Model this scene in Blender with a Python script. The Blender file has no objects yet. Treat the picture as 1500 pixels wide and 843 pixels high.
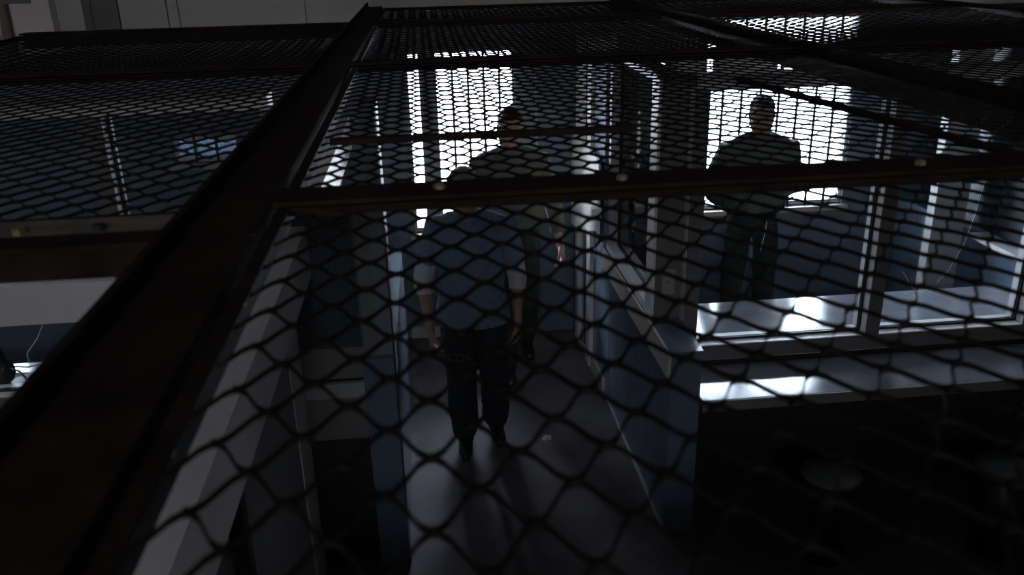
import bpy, bmesh, math, random
from mathutils import Matrix, Vector, noise
from mathutils.bvhtree import BVHTree

random.seed(7)
scene = bpy.context.scene
COL = scene.collection

# ------------------------------------------------------------------ camera
cam_data = bpy.data.cameras.new('camera')
cam_data.sensor_fit = 'HORIZONTAL'
cam_data.sensor_width = 36.0
cam_data.lens = 30.258
cam_data.clip_start = 0.02
cam_data.clip_end = 300
cam_data.dof.use_dof = True
cam_data.dof.focus_distance = 5.0
cam_data.dof.aperture_fstop = 5.6
cam = bpy.data.objects.new('camera', cam_data)
COL.objects.link(cam)
ROT = Matrix(((0.99427846, 0.06006254, -0.08833367),
              (-0.10422705, 0.36442769, -0.92538056),
              (-0.02338947, 0.92929271, 0.36860275)))
cam.matrix_world = Matrix.Translation((0, 0, 2.75)) @ ROT.to_4x4()
scene.camera = cam

# ------------------------------------------------------------------ daylight
world = bpy.data.worlds.new('overcast_sky')
scene.world = world
world.use_nodes = True
wn = world.node_tree.nodes
wn.clear()
w_out = wn.new('ShaderNodeOutputWorld')
w_bg = wn.new('ShaderNodeBackground')
w_tc = wn.new('ShaderNodeTexCoord')
w_sep = wn.new('ShaderNodeSeparateXYZ')
w_ramp = wn.new('ShaderNodeValToRGB')
w_ramp.color_ramp.elements[0].position = 0.0
w_ramp.color_ramp.elements[0].color = (1.0, 0.97, 0.96, 1)
w_ramp.color_ramp.elements[1].position = 0.6
w_ramp.color_ramp.elements[1].color = (0.78, 0.88, 1.0, 1)
wl = world.node_tree.links
wl.new(w_tc.outputs['Generated'], w_sep.inputs[0])
wl.new(w_sep.outputs['Z'], w_ramp.inputs[0])
wl.new(w_ramp.outputs[0], w_bg.inputs['Color'])
wl.new(w_bg.outputs[0], w_out.inputs[0])
w_bg.inputs['Strength'].default_value = 42.0

def portal(name, loc, rot, sx, sy):
    """Sampling portal in a window opening: guides sky light, emits nothing."""
    l = bpy.data.lights.new(name, 'AREA')
    l.shape = 'RECTANGLE'
    l.size, l.size_y = sx, sy
    l.cycles.is_portal = True
    o = bpy.data.objects.new(name, l)
    o.location = loc
    o.rotation_euler = rot
    COL.objects.link(o)
    return o

PI = math.pi
scene.view_settings.view_transform = 'Standard'
scene.view_settings.look = 'None'
scene.view_settings.gamma = 1.0
scene.view_settings.use_curve_mapping = False
scene.view_settings.exposure = 0.0

# ------------------------------------------------------------------ materials
def mat(name, color, rough=0.5, metal=0.0, spec=0.5, noise_amt=0.0, noise_scale=8.0, bump=0.0, bump_scale=60.0, stretch=None):
    m = bpy.data.materials.new(name)
    m.use_nodes = True
    nt = m.node_tree
    b = nt.nodes['Principled BSDF']
    b.inputs['Roughness'].default_value = rough
    b.inputs['Metallic'].default_value = metal
    b.inputs['Specular IOR Level'].default_value = spec
    b.inputs['Base Color'].default_value = (*color, 1)
    if noise_amt or bump:
        tc = nt.nodes.new('ShaderNodeTexCoord')
        mp = nt.nodes.new('ShaderNodeMapping')
        nt.links.new(tc.outputs['Object'], mp.inputs[0])
        if stretch:
            mp.inputs['Scale'].default_value = stretch
    if noise_amt:
        n = nt.nodes.new('ShaderNodeTexNoise')
        n.inputs['Scale'].default_value = noise_scale
        n.inputs['Detail'].default_value = 6
        r = nt.nodes.new('ShaderNodeValToRGB')
        r.color_ramp.elements[0].position = 0.3
        r.color_ramp.elements[1].position = 0.7
        r.color_ramp.elements[0].color = (*[c * (1 - noise_amt) for c in color], 1)
        r.color_ramp.elements[1].color = (*[min(1, c * (1 + noise_amt)) for c in color], 1)
        nt.links.new(mp.outputs[0], n.inputs['Vector'])
        nt.links.new(n.outputs['Fac'], r.inputs[0])
        nt.links.new(r.outputs[0], b.inputs['Base Color'])
    if bump:
        n2 = nt.nodes.new('ShaderNodeTexNoise')
        n2.inputs['Scale'].default_value = bump_scale
        n2.inputs['Detail'].default_value = 4
        bp = nt.nodes.new('ShaderNodeBump')
        bp.inputs['Strength'].default_value = bump
        bp.inputs['Distance'].default_value = 0.01
        nt.links.new(mp.outputs[0], n2.inputs['Vector'])
        nt.links.new(n2.outputs['Fac'], bp.inputs['Height'])
        nt.links.new(bp.outputs[0], b.inputs['Normal'])
    return m

def glass_mat(name, tint=(0.86, 0.9, 0.92), refl=1.0):
    m = bpy.data.materials.new(name)
    m.use_nodes = True
    nt = m.node_tree
    nt.nodes.clear()
    out = nt.nodes.new('ShaderNodeOutputMaterial')
    mix = nt.nodes.new('ShaderNodeMixShader')
    tr = nt.nodes.new('ShaderNodeBsdfTransparent')
    gl = nt.nodes.new('ShaderNodeBsdfGlossy')
    fr = nt.nodes.new('ShaderNodeFresnel')
    mu = nt.nodes.new('ShaderNodeMath')
    mu.operation = 'MULTIPLY'
    mu.inputs[1].default_value = refl
    tr.inputs[0].default_value = (*tint, 1)
    gl.inputs[0].default_value = (1, 1, 1, 1)
    gl.inputs['Roughness'].default_value = 0.03
    fr.inputs[0].default_value = 1.48
    nt.links.new(fr.outputs[0], mu.inputs[0])
    nt.links.new(mu.outputs[0], mix.inputs[0])
    nt.links.new(tr.outputs[0], mix.inputs[1])
    nt.links.new(gl.outputs[0], mix.inputs[2])
    nt.links.new(mix.outputs[0], out.inputs[0])
    return m

def perforated_mat(name, base, hole, pitch):
    """Dark sheet with a fine diagonal punched pattern."""
    m = mat(name, base, 0.45)
    nt = m.node_tree
    b = nt.nodes['Principled BSDF']
    tc = nt.nodes.new('ShaderNodeTexCoord')
    mp = nt.nodes.new('ShaderNodeMapping')
    mp.inputs['Rotation'].default_value = (0, math.radians(45), 0)
    ch = nt.nodes.new('ShaderNodeTexChecker')
    ch.inputs['Scale'].default_value = 1.0 / pitch
    ch.inputs['Color1'].default_value = (*base, 1)
    ch.inputs['Color2'].default_value = (*hole, 1)
    nt.links.new(tc.outputs['Object'], mp.inputs[0])
    nt.links.new(mp.outputs[0], ch.inputs['Vector'])
    nt.links.new(ch.outputs[0], b.inputs['Base Color'])
    return m

M = {}
M['floor'] = mat('dark_concrete', (0.12, 0.11, 0.12), 0.75, spec=0.12, noise_amt=0.3, noise_scale=3.0, bump=0.15, bump_scale=90)
M['blue'] = mat('blue_gloss_paint', (0.125, 0.165, 0.215), 0.2, noise_amt=0.12, noise_scale=2.0, bump=0.04, bump_scale=14, stretch=(1, 6, 0.3))
M['blue_matte'] = mat('blue_wall_paint', (0.16, 0.19, 0.235), 0.5, noise_amt=0.1, noise_scale=2.0)
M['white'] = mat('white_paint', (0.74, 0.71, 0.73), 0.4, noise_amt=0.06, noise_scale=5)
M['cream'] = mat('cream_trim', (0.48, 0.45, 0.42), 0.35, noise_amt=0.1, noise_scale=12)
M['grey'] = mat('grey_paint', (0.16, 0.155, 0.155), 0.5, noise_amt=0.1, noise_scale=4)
M['grey_light'] = mat('light_grey_paint', (0.33, 0.325, 0.33), 0.5, noise_amt=0.08, noise_scale=4)
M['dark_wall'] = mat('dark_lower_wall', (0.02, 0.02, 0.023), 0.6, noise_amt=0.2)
M['steel'] = mat('rusty_dark_steel', (0.018, 0.0115, 0.009), 0.75, 0.0, spec=0.1, noise_amt=0.5, noise_scale=14, bump=0.2, bump_scale=120)
M['wire'] = mat('weathered_wire', (0.012, 0.0098, 0.0088), 0.75, 0.0, spec=0.08, noise_amt=0.4, noise_scale=30)
M['galv'] = mat('galvanised_flange', (0.22, 0.2, 0.17), 0.5, 0.6, noise_amt=0.4, noise_scale=18)
M['brass'] = mat('brass_bolt', (0.45, 0.42, 0.22), 0.4, 0.9)
M['counter'] = mat('polished_counter', (0.20, 0.21, 0.24), 0.13, 0.0, spec=1.0, noise_amt=0.12, noise_scale=6, bump=0.012, bump_scale=25)
M['gasket'] = mat('black_gasket', (0.01, 0.01, 0.012), 0.5)
M['glass'] = glass_mat('clear_glass')
M['outer_glass'] = glass_mat('window_glass', (0.95, 0.97, 1.0))
M['tinted_glass'] = glass_mat('tinted_glass', (0.07, 0.082, 0.1))
tl = bpy.data.materials.new('translucent_infill')
tl.use_nodes = True
tl.node_tree.nodes.clear()
_o = tl.node_tree.nodes.new('ShaderNodeOutputMaterial')
_a = tl.node_tree.nodes.new('ShaderNodeAddShader')
_t = tl.node_tree.nodes.new('ShaderNodeBsdfTranslucent')
_d = tl.node_tree.nodes.new('ShaderNodeBsdfDiffuse')
_t.inputs[0].default_value = (0.0085, 0.0095, 0.011, 1)
_d.inputs[0].default_value = (0.25, 0.26, 0.28, 1)
tl.node_tree.links.new(_t.outputs[0], _a.inputs[0])
tl.node_tree.links.new(_d.outputs[0], _a.inputs[1])
tl.node_tree.links.new(_a.outputs[0], _o.inputs[0])
M['translucent'] = tl
M['bar'] = mat('window_bar_steel', (0.05, 0.045, 0.05), 0.5, 0.3)
M['plaster'] = mat('hall_plaster', (0.33, 0.31, 0.30), 0.75, noise_amt=0.1, noise_scale=1.2)
M['plaster_dark'] = mat('hall_dark_tone', (0.12, 0.115, 0.11), 0.75, noise_amt=0.1)
M['column'] = mat('column_paint', (0.50, 0.46, 0.46), 0.6, noise_amt=0.1, noise_scale=2)
M['pipe'] = mat('brown_pipe', (0.18, 0.14, 0.11), 0.5)
M['roof'] = mat('roof_boards', (0.2, 0.19, 0.18), 0.8, noise_amt=0.2)
M['yard'] = mat('yard_concrete', (0.55, 0.53, 0.51), 0.8, noise_amt=0.15, noise_scale=0.8)
M['screen'] = perforated_mat('perforated_screen', (0.055, 0.07, 0.09), (0.02, 0.026, 0.035), 0.009)
M['enamel'] = mat('white_enamel', (0.88, 0.86, 0.84), 0.25, spec=0.7)
M['chrome'] = mat('bright_metal', (0.8, 0.8, 0.82), 0.18, 1.0)
M['stool_metal'] = mat('stool_steel', (0.10, 0.10, 0.10), 0.4, 0.5, noise_amt=0.15)
M['black'] = mat('black_plastic', (0.012, 0.012, 0.014), 0.4)
M['scratch_rim_stroke'] = mat('scratch_rim_white', (0.75, 0.75, 0.75), 0.5)  # scratches on the right pane, painted rim light on the left one
M['cord'] = mat('grey_cord', (0.12, 0.12, 0.13), 0.4)
M['paper'] = mat('paper_scrap', (0.5, 0.44, 0.36), 0.8)
M['skin'] = mat('skin', (0.42, 0.25, 0.18), 0.5, noise_amt=0.08, noise_scale=20)
M['skin_dark'] = mat('skin_tanned', (0.26, 0.15, 0.10), 0.5, noise_amt=0.08, noise_scale=20)
M['hair_grey'] = mat('grey_hair', (0.20, 0.185, 0.17), 0.6, noise_amt=0.4, noise_scale=60, bump=0.6, bump_scale=150)
M['hair_dark'] = mat('dark_hair', (0.03, 0.025, 0.02), 0.55, noise_amt=0.3, noise_scale=60, bump=0.6, bump_scale=150)
M['tunic'] = mat('blue_cotton', (0.105, 0.145, 0.215), 0.85, noise_amt=0.1, noise_scale=30, bump=0.1, bump_scale=400)
M['undershirt'] = mat('grey_white_cotton', (0.42, 0.41, 0.42), 0.9, noise_amt=0.08, noise_scale=40)
M['denim'] = mat('dark_denim', (0.012, 0.014, 0.021), 0.9, noise_amt=0.2, noise_scale=50)
M['olive'] = mat('olive_uniform', (0.13, 0.135, 0.105), 0.85, noise_amt=0.1, noise_scale=30)
M['olive_dark'] = mat('dark_green_trousers', (0.035, 0.04, 0.034), 0.85, noise_amt=0.15, noise_scale=40)
M['jacket'] = mat('dark_jacket', (0.05, 0.05, 0.048), 0.85, noise_amt=0.15, noise_scale=40)
M['leather'] = mat('black_leather', (0.015, 0.014, 0.014), 0.35)
M['yellow'] = mat('faded_yellow_print', (0.075, 0.065, 0.03), 0.8)
M['gold'] = mat('gold_badge', (0.8, 0.55, 0.25), 0.3, 1.0)
M['eye'] = mat('eye_white', (0.7, 0.68, 0.65), 0.25)
M['iris'] = mat('dark_iris', (0.03, 0.02, 0.015), 0.2)

# ------------------------------------------------------------------ mesh helpers
class MB:
    def __init__(self):
        self.v, self.f = [], []
    def add(self, vs, fs):
        o = len(self.v)
        self.v += [tuple(v) for v in vs]
        self.f += [tuple(i + o for i in f) for f in fs]
        return self
    def box(self, x0, x1, y0, y1, z0, z1, b=0.0):
        if b <= 0:
            vs = [(x0, y0, z0), (x1, y0, z0), (x1, y1, z0), (x0, y1, z0), (x0, y0, z1), (x1, y0, z1), (x1, y1, z1), (x0, y1, z1)]
            return self.add(vs, [(3, 2, 1, 0), (4, 5, 6, 7), (0, 1, 5, 4), (1, 2, 6, 5), (2, 3, 7, 6), (3, 0, 4, 7)])
        bm = bmesh.new()
        bmesh.ops.create_cube(bm, size=1)
        for v in bm.verts:
            v.co = ((x0 + x1) / 2 + v.co.x * (x1 - x0), (y0 + y1) / 2 + v.co.y * (y1 - y0), (z0 + z1) / 2 + v.co.z * (z1 - z0))
        bmesh.ops.bevel(bm, geom=bm.edges[:], offset=b, segments=2, affect='EDGES', profile=0.7)
        bm.verts.index_update()
        self.add([v.co[:] for v in bm.verts], [[v.index for v in f.verts] for f in bm.faces])
        bm.free()
        return self
    def tube(self, pts, radii, n=10, caps=True, flat=1.0):
        """Loft of circles along a polyline; rounded by extra rings at the ends when caps."""
        pts = [Vector(p) for p in pts]
        if not hasattr(radii, '__len__'):
            radii = [radii] * len(pts)
        rings = []
        up = None
        for i, p in enumerate(pts):
            a = pts[max(i - 1, 0)]
            c = pts[min(i + 1, len(pts) - 1)]
            t = (c - a).normalized()
            if up is None:
                up = Vector((0, 0, 1)) if abs(t.z) < 0.9 else Vector((0, 1, 0))
            s = t.cross(up).normalized()
            up = s.cross(t).normalized()
            rings.append((p, t, s.copy(), up.copy(), radii[i]))
        full = []
        if caps:
            p, t, s, u, r = rings[0]
            for k in (0.95, 0.6):
                full.append((p - t * r * k, s, u, r * math.sqrt(1 - k * k)))
        for p, t, s, u, r in rings:
            full.append((p, s, u, r))
        if caps:
            p, t, s, u, r = rings[-1]
            for k in (0.6, 0.95):
                full.append((p + t * r * k, s, u, r * math.sqrt(1 - k * k)))
        vs, fs = [], []
        for p, s, u, r in full:
            for k in range(n):
                a = 2 * PI * k / n
                vs.append(p + s * r * math.cos(a) + u * r * flat * math.sin(a))
        for i in range(len(full) - 1):
            for k in range(n):
                k2 = (k + 1) % n
                fs.append((i * n + k, i * n + k2, (i + 1) * n + k2, (i + 1) * n + k))
        fs.append(tuple(range(n - 1, -1, -1)))
        fs.append(tuple((len(full) - 1) * n + k for k in range(n)))
        return self.add(vs, fs)
    def loft(self, rings, n=24):
        """rings: (cx, cy, cz, rx, ry[, tilt]) horizontal ellipses."""
        vs, fs = [], []
        for r in rings:
            cx, cy, cz, rx, ry = r[:5]
            tl = r[5] if len(r) > 5 else 0
            for k in range(n):
                a = 2 * PI * k / n
                y = ry * math.sin(a)
                vs.append((cx + rx * math.cos(a), cy + y * math.cos(tl), cz + y * math.sin(tl)))
        for i in range(len(rings) - 1):
            for k in range(n):
                k2 = (k + 1) % n
                fs.append((i * n + k, i * n + k2, (i + 1) * n + k2, (i + 1) * n + k))
        fs.append(tuple(range(n - 1, -1, -1)))
        fs.append(tuple((len(rings) - 1) * n + k for k in range(n)))
        return self.add(vs, fs)
    def ball(self, c, r, n=14, rot=None):
        rx, ry, rz = (r, r, r) if not hasattr(r, '__len__') else r
        vs, fs = [], []
        m = n // 2
        for i in range(m + 1):
            th = PI * i / m
            for k in range(n):
                ph = 2 * PI * k / n
                p = Vector((rx * math.sin(th) * math.cos(ph), ry * math.sin(th) * math.sin(ph), rz * math.cos(th)))
                if rot is not None:
                    p = rot @ p
                vs.append(Vector(c) + p)
        for i in range(m):
            for k in range(n):
                k2 = (k + 1) % n
                fs.append((i * n + k, (i + 1) * n + k, (i + 1) * n + k2, i * n + k2))
        return self.add(vs, fs)
    def lathe(self, cx, cy, prof, n=28):
        return self.loft([(cx, cy, z, r, r) for r, z in prof], n)
    def mesh(self, name, material, smooth=False):
        me = bpy.data.meshes.new(name)
        me.from_pydata(self.v, [], self.f)
        me.validate()
        bm = bmesh.new()
        bm.from_mesh(me)
        bmesh.ops.recalc_face_normals(bm, faces=bm.faces[:])
        bm.to_mesh(me)
        bm.free()
        if material:
            me.materials.append(M[material])
        if smooth:
            me.polygons.foreach_set('use_smooth', [True] * len(me.polygons))
        return me
    def build(self, name, material, parent=None, smooth=False):
        o = bpy.data.objects.new(name, self.mesh(name, material, smooth))
        COL.objects.link(o)
        if parent is not None:
            o.parent = parent
        return o

def box(name, material, parent, *d, b=0.0):
    return MB().box(*d, b=b).build(name, material, parent)

def tag(o, label=None, cat=None, group=None, kind=None):
    if label: o['label'] = label
    if cat: o['category'] = cat
    if group: o['group'] = group
    if kind or cat: o['kind'] = kind or 'thing'
    return o

def empty(name, loc=(0, 0, 0), label=None, cat=None, group=None, kind=None):
    o = bpy.data.objects.new(name, None)
    o.location = loc
    o.empty_display_size = 0.1
    COL.objects.link(o)
    return tag(o, label, cat, group, kind or ('thing' if cat else None))

def part(name, mesh, parent, loc=(0, 0, 0)):
    o = bpy.data.objects.new(name, mesh)
    COL.objects.link(o)
    o.parent = parent
    o.location = loc
    return o

MESH_Z = 2.39
BACK = 6.0

# ================================================================== THE SHELL
tag(box('floor', 'floor', None, -4.6, 8.0, -4.0, BACK, -0.2, 0.0), 'dark concrete floor running through the corridor and booths', kind='structure')
tag(box('ground', 'yard', None, -40, 40, BACK, 70, -0.25, -0.05), 'pale concrete yard outside the windows', kind='structure')

# back wall of the visiting rooms, with window openings  (x0,x1,z0,z1)
OPEN = [(-3.9, -3.02, 0.95, 2.0), (-1.72, -1.29, 1.42, 1.60), (-0.12, 0.63, 0.83, 2.12), (1.53, 1.71, 1.0, 2.0), (1.98, 3.09, 0.885, 2.27)]
def pierced(name, m, x0, x1, y0, y1, z0, z1, opens, label):
    mb = MB()
    x = x0
    for (a, b, c, d) in sorted(opens):
        mb.box(x, a, y0, y1, z0, z1)
        mb.box(a, b, y0, y1, z0, c)
        mb.box(a, b, y0, y1, d, z1)
        x = b
    mb.box(x, x1, y0, y1, z0, z1)
    return tag(mb.build(name, m), label, kind='structure')
pierced('wall_back', 'blue_matte', -4.6, 8.0, BACK, BACK + 0.16, 0, 2.3, OPEN, 'blue back wall with bright barred windows')
for i, (a, b, c, d) in enumerate(OPEN):
    portal('window_portal', ((a + b) / 2, BACK + 0.15, (c + d) / 2), (-PI / 2, 0, 0), b - a, d - c)

# hall above the cage
tag(box('wall_left', 'plaster', None, -4.75, -4.6, -4.0, BACK, -0.2, 5.0), 'plain hall wall at the far left', kind='structure')
tag(box('wall_right', 'plaster', None, 8.0, 8.15, -4.0, BACK, -0.2, 5.0), 'plain hall wall at the far right', kind='structure')
REAR_FILL = [(-0.85, 0.6, 3.8, 4.25)]  # unseen high opening added as fill for surfaces facing the camera
pierced('wall_rear', 'plaster', -4.75, 8.15, -4.15, -4.0, -0.2, 5.0, REAR_FILL, 'hall wall behind the camera with one added opening for fill light')
for a, b, c, d in REAR_FILL:
    portal('rear_fill_portal', ((a + b) / 2, -4.1, (c + d) / 2), (PI / 2, 0, 0), b - a, d - c)
tag(box('ceiling', 'roof', None, -4.75, 8.15, -4.15, BACK + 0.16, 5.0, 5.15), 'dark hall roof', kind='structure')
wf = MB().box(-4.75, 8.15, BACK, BACK + 0.16, 2.3, 5.0).build('wall_far', 'plaster')
tag(wf, 'dim plaster wall of the hall above the mesh, joints between its panels', kind='structure')
# panels of the far hall wall
xs = [-2.08, -1.90, -1.60, -1.53, -0.73, 0.3, 1.4, 2.5, 3.6]
for i in range(len(xs) - 1):
    pm = 'plaster_dark' if i == 0 else 'plaster'  # first panel's dark colour stands in for a shaded recess
    box('panel', pm, wf, xs[i] + 0.005, xs[i + 1] - 0.005, BACK - 0.03, BACK, 2.30, 4.9)
col_o = empty('hall_column', (0, 0, 0), 'pale square column standing before the hall wall, upper left corner', 'column')
box('shaft', 'column', col_o, -2.44, -2.21, 5.70, 5.95, 2.2, 4.99, b=0.006)
box('shaded_side', 'plaster', col_o, -2.21, -2.06, 5.80, 5.95, 2.2, 4.99)  # darker box stands in for the column's shaded side
box('collar_plate', 'plaster_dark', col_o, -2.46, -2.31, 5.69, 5.70, 2.50, 2.55)
pp = MB().tube([(-2.50, 5.74, 2.2), (-2.50, 5.74, 4.95)], 0.03, 14, caps=False).build('drain_pipe', 'pipe', None, True)
tag(pp, 'brown vertical pipe beside the pale column, upper left corner', 'pipe')

# unseen solid deck added at mesh level to keep rear light off low parts
wk = empty('shade_deck', (0, 0, 0), 'added unseen steel deck at mesh level behind the viewpoint, blocking light', 'shade_deck')
box('deck_plate', 'steel', wk, -4.55, 7.9, -3.95, -0.87, 2.36, 2.385)
box('edge_angle', 'steel', wk, -4.55, 7.9, -0.87, -0.85, 2.30, 2.40)

# ------------------------------------------------------------------ windows in the back wall
def barred_window(name, o, nbars, label, mull=None, frame='white', bar_r=0.009, hbars=(), pane='outer_glass'):
    a, b, c, d = o
    w = empty(name, (0, 0, 0), label, kind='structure')
    y0, y1 = BACK + 0.03, BACK + 0.11
    t = 0.03
    box('frame_rail', frame, w, a, b, y0, y1, c, c + t)
    box('frame_rail', frame, w, a, b, y0, y1, d - t, d)
    box('frame_stile', frame, w, a, a + t * .6, y0, y1, c + t, d - t)
    box('frame_stile', frame, w, b - t * .6, b, y0, y1, c + t, d - t)
    box('sill', 'cream', w, a - 0.03, b + 0.03, BACK - 0.05, BACK + 0.03, c - 0.035, c)
    box('pane', pane, w, a + t * .6, b - t * .6, BACK + 0.085, BACK + 0.089, c + t, d - t)
    x0 = a
    if mull:
        box('mullion', 'translucent', w, mull[0], mull[1], y0, y1, c + t, d - t)
        x0 = mull[1]
    for k in range(nbars):
        x = x0 + (b - x0) * (k + 1) / (nbars + 1)
        MB().tube([(x, BACK + 0.02, c - 0.0), (x, BACK + 0.02, d)], bar_r, 8, caps=False).build('bar', 'bar', w)
    for z in hbars:
        MB().tube([(a, BACK + 0.02, z), (b, BACK + 0.02, z)], bar_r, 8, caps=False).build('bar', 'bar', w)
    return w
barred_window('window_1', OPEN[2], 4, 'bright barred window behind the walking men, wide grey mullion at its left', mull=(-0.03, 0.09), frame='grey_light')
wB = barred_window('window_2', OPEN[4], 7, 'bright barred window behind the standing guard', bar_r=0.010)
box('blind_board', 'grey_light', wB, 2.02, 2.49, BACK - 0.02, BACK + 0.0, 1.80, 2.02)
barred_window('window_3', OPEN[3], 1, 'narrow bright window strip right of the corridor', frame='grey_light')
barred_window('window_4', OPEN[0], 3, 'window in the back wall of the left booth')
barred_window('window_5', OPEN[1], 2, 'small bluish window glimpsed through the left mesh', pane='tinted_glass')

# pilasters and door on the back wall of the corridor
dr = empty('door_1', (0, 0, 0), 'blue door at the corridor end with pale edge strip', kind='structure')
box('leaf', 'blue', dr, 0.78, 1.03, BACK - 0.06, BACK, 0.01, 2.1, b=0.004)
box('edge_strip', 'chrome', dr, 0.755, 0.775, BACK - 0.075, BACK, 0.01, 2.15)
box('hinge', 'chrome', dr, 0.772, 0.785, BACK - 0.085, BACK - 0.06, 0.35, 0.45)
box('hinge', 'chrome', dr, 0.772, 0.785, BACK - 0.085, BACK - 0.06, 1.05, 1.15)
tag(box('trim_1', 'grey_light', None, 1.21, 1.29, BACK - 0.03, BACK, 0, 2.19), 'pale pilaster strip on the back wall', kind='structure')
tag(box('trim_2', 'white', None, 1.30, 1.325, BACK - 0.05, BACK, 0.0, 2.19), 'thin white strip on the back wall beside the grey pilaster', kind='structure')
tag(box('trim_3', 'grey_light', None, 1.73, 1.96, BACK - 0.025, BACK, 0, 2.19), 'grey panel between two bright windows', kind='structure')
tag(box('trim_4', 'grey', None, 1.97, 3.1, BACK - 0.03, BACK, 0.78, 0.845), 'grey rail below the guard window', kind='structure')
tag(box('baseboard_back', 'cream', None, -0.2, 0.75, BACK - 0.02, BACK, 0, 0.09), 'cream baseboard at the corridor end', kind='structure')

# ------------------------------------------------------------------ right half wall and its glazing
hw = empty('wall_corridor_right', (0, 0, 0), 'blue half wall with cream apron on the right of the corridor', kind='structure')
box('core', 'blue', hw, 1.06, 1.205, 3.47, BACK, 0.0, 0.985)
box('cap', 'blue', hw, 1.055, 1.21, 3.465, 5.0, 0.985, 1.0)
box('apron', 'cream', hw, 1.045, 1.06, 3.47, 4.98, 0.865, 0.995)
box('kick_strip', 'grey_light', hw, 1.05, 1.06, 3.47, 4.9, 0.015, 0.03)
box('base_board', 'cream', hw, 1.04, 1.06, 4.9, 5.9, 0.0, 0.11)

cp = empty('trim_5', (0, 0, 0), 'corner post on the right half wall, lit side coloured white, with small cover plate', kind='structure')
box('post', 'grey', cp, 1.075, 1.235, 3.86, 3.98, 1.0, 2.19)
box('lit_side_face', 'white', cp, 1.06, 1.075, 3.86, 3.98, 1.0, 2.19)  # white colours in the side of the post that catches light
box('cover_plate', 'grey_light', cp, 1.11, 1.175, 3.852, 3.86, 1.13, 1.26, b=0.002)
box('screw', 'gasket', cp, 1.139, 1.146, 3.849, 3.853, 1.19, 1.197)

sg = empty('window_6', (0, 0, 0), 'glazing above the right half wall facing the corridor', kind='structure')
box('sill', 'white', sg, 1.065, 1.20, 3.98, 4.95, 1.0, 1.035)
box('stile', 'grey_light', sg, 1.07, 1.19, 4.90, 4.96, 1.035, 2.19)
box('gasket', 'gasket', sg, 1.12, 1.14, 3.98, 4.90, 1.035, 1.05)
box('gasket', 'gasket', sg, 1.12, 1.14, 4.88, 4.90, 1.05, 2.15)
box('pane', 'glass', sg, 1.128, 1.133, 3.98, 4.88, 1.05, 2.15)
box('head_rail', 'grey', sg, 1.07, 1.19, 3.98, 4.96, 2.15, 2.19)

# door in the right wall behind the glazing
d2 = empty('door_2', (0, 0, 0), 'corridor side door with long upright pull handle', kind='structure')
box('jamb', 'white', d2, 1.03, 1.19, 5.32, 5.44, 0.0, 2.19)
box('jamb', 'white', d2, 1.03, 1.19, 5.72, 5.86, 0.0, 2.19)
box('gasket', 'gasket', d2, 1.026, 1.03, 5.44, 5.47, 0.12, 2.19)
box('leaf', 'blue', d2, 1.05, 1.10, 4.97, 5.32, 0.985, 2.15)
hb = MB().tube([(1.06, 5.08, 0.99), (1.02, 5.08, 0.98), (1.02, 5.08, 0.77), (1.06, 5.08, 0.75)], 0.009, 8).build('pull_handle', 'chrome', d2, True)

# white board with a curved lower edge, on the wall before the side door
hd = MB()
prof = [(5.94, 0.86), (5.75, 0.89), (5.55, 0.93), (5.35, 0.985), (5.18, 1.045), (5.05, 1.085), (4.97, 1.09), (4.97, 1.55), (5.94, 1.55)]
n = len(prof)
vs = [(1.012, y, z) for y, z in prof] + [(1.026, y, z) for y, z in prof]
fs = [(k, (k + 1) % n, n + (k + 1) % n, n + k) for k in range(n)] + [tuple(range(n - 1, -1, -1)), tuple(range(n, 2 * n))]
hood = empty('wall_board', (0, 0, 0), 'bright white board with curved lower edge above the upright handle', 'board')
hd.add(vs, fs).build('sheet', 'enamel', hood)
box('switch_box', 'enamel', hood, 0.965, 1.026, 4.92, 4.968, 1.20, 1.27, b=0.006)

# ------------------------------------------------------------------ right booth window wall
def booth_window(name, label, xs, z0, z1, y, mid=None, mullw=0.075):
    """Framed glazing in the plane Y=y; xs = mullion centres including ends."""
    w = empty(name, (0, 0, 0), label, kind='structure')
    ya, yb = y - 0.06, y + 0.07
    a, b = xs[0], xs[-1]
    box('sill_rail', 'white', w, a, b, ya, yb, z0, z0 + 0.06)
    box('rail_shade_face', 'grey', w, a, b, ya - 0.006, ya, z0 - 0.02, z0 + 0.055)  # grey front puts the rail's shaded side into colour
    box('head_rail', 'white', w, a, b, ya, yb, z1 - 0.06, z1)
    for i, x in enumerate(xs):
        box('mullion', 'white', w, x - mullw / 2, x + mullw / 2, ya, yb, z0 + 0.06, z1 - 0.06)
        box('mullion_shade_face', 'grey', w, x - mullw / 2 + 0.002, x + mullw / 2 - 0.002, ya - 0.005, ya, z0 + 0.055, z1 - 0.06)  # grey front colours in the mullion's shaded side
    rows = [(z0 + 0.06, z1 - 0.06)]
    if mid:
        box('transom', 'white', w, a, b, ya - 0.012, yb, mid[0], mid[1], b=0.004)
        rows = [(z0 + 0.06, mid[0]), (mid[1], z1 - 0.06)]
    for i in range(len(xs) - 1):
        xa, xb = xs[i] + mullw / 2, xs[i + 1] - mullw / 2
        for (za, zb) in rows:
            g = 0.012
            p = box('pane', 'glass', w, xa, xb, y - 0.003, y + 0.003, za, zb)
            q = MB()
            for s in (-0.008, 0.005):
                q.box(xa, xb, y + s - 0.002, y + s + 0.005, za, za + g)
                q.box(xa, xb, y + s - 0.002, y + s + 0.005, zb - g, zb)
                q.box(xa, xa + g, y + s - 0.002, y + s + 0.005, za + g, zb - g)
                q.box(xb - g, xb, y + s - 0.002, y + s + 0.005, za + g, zb - g)
            q.build('gasket', 'gasket', p)
    return w
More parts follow.
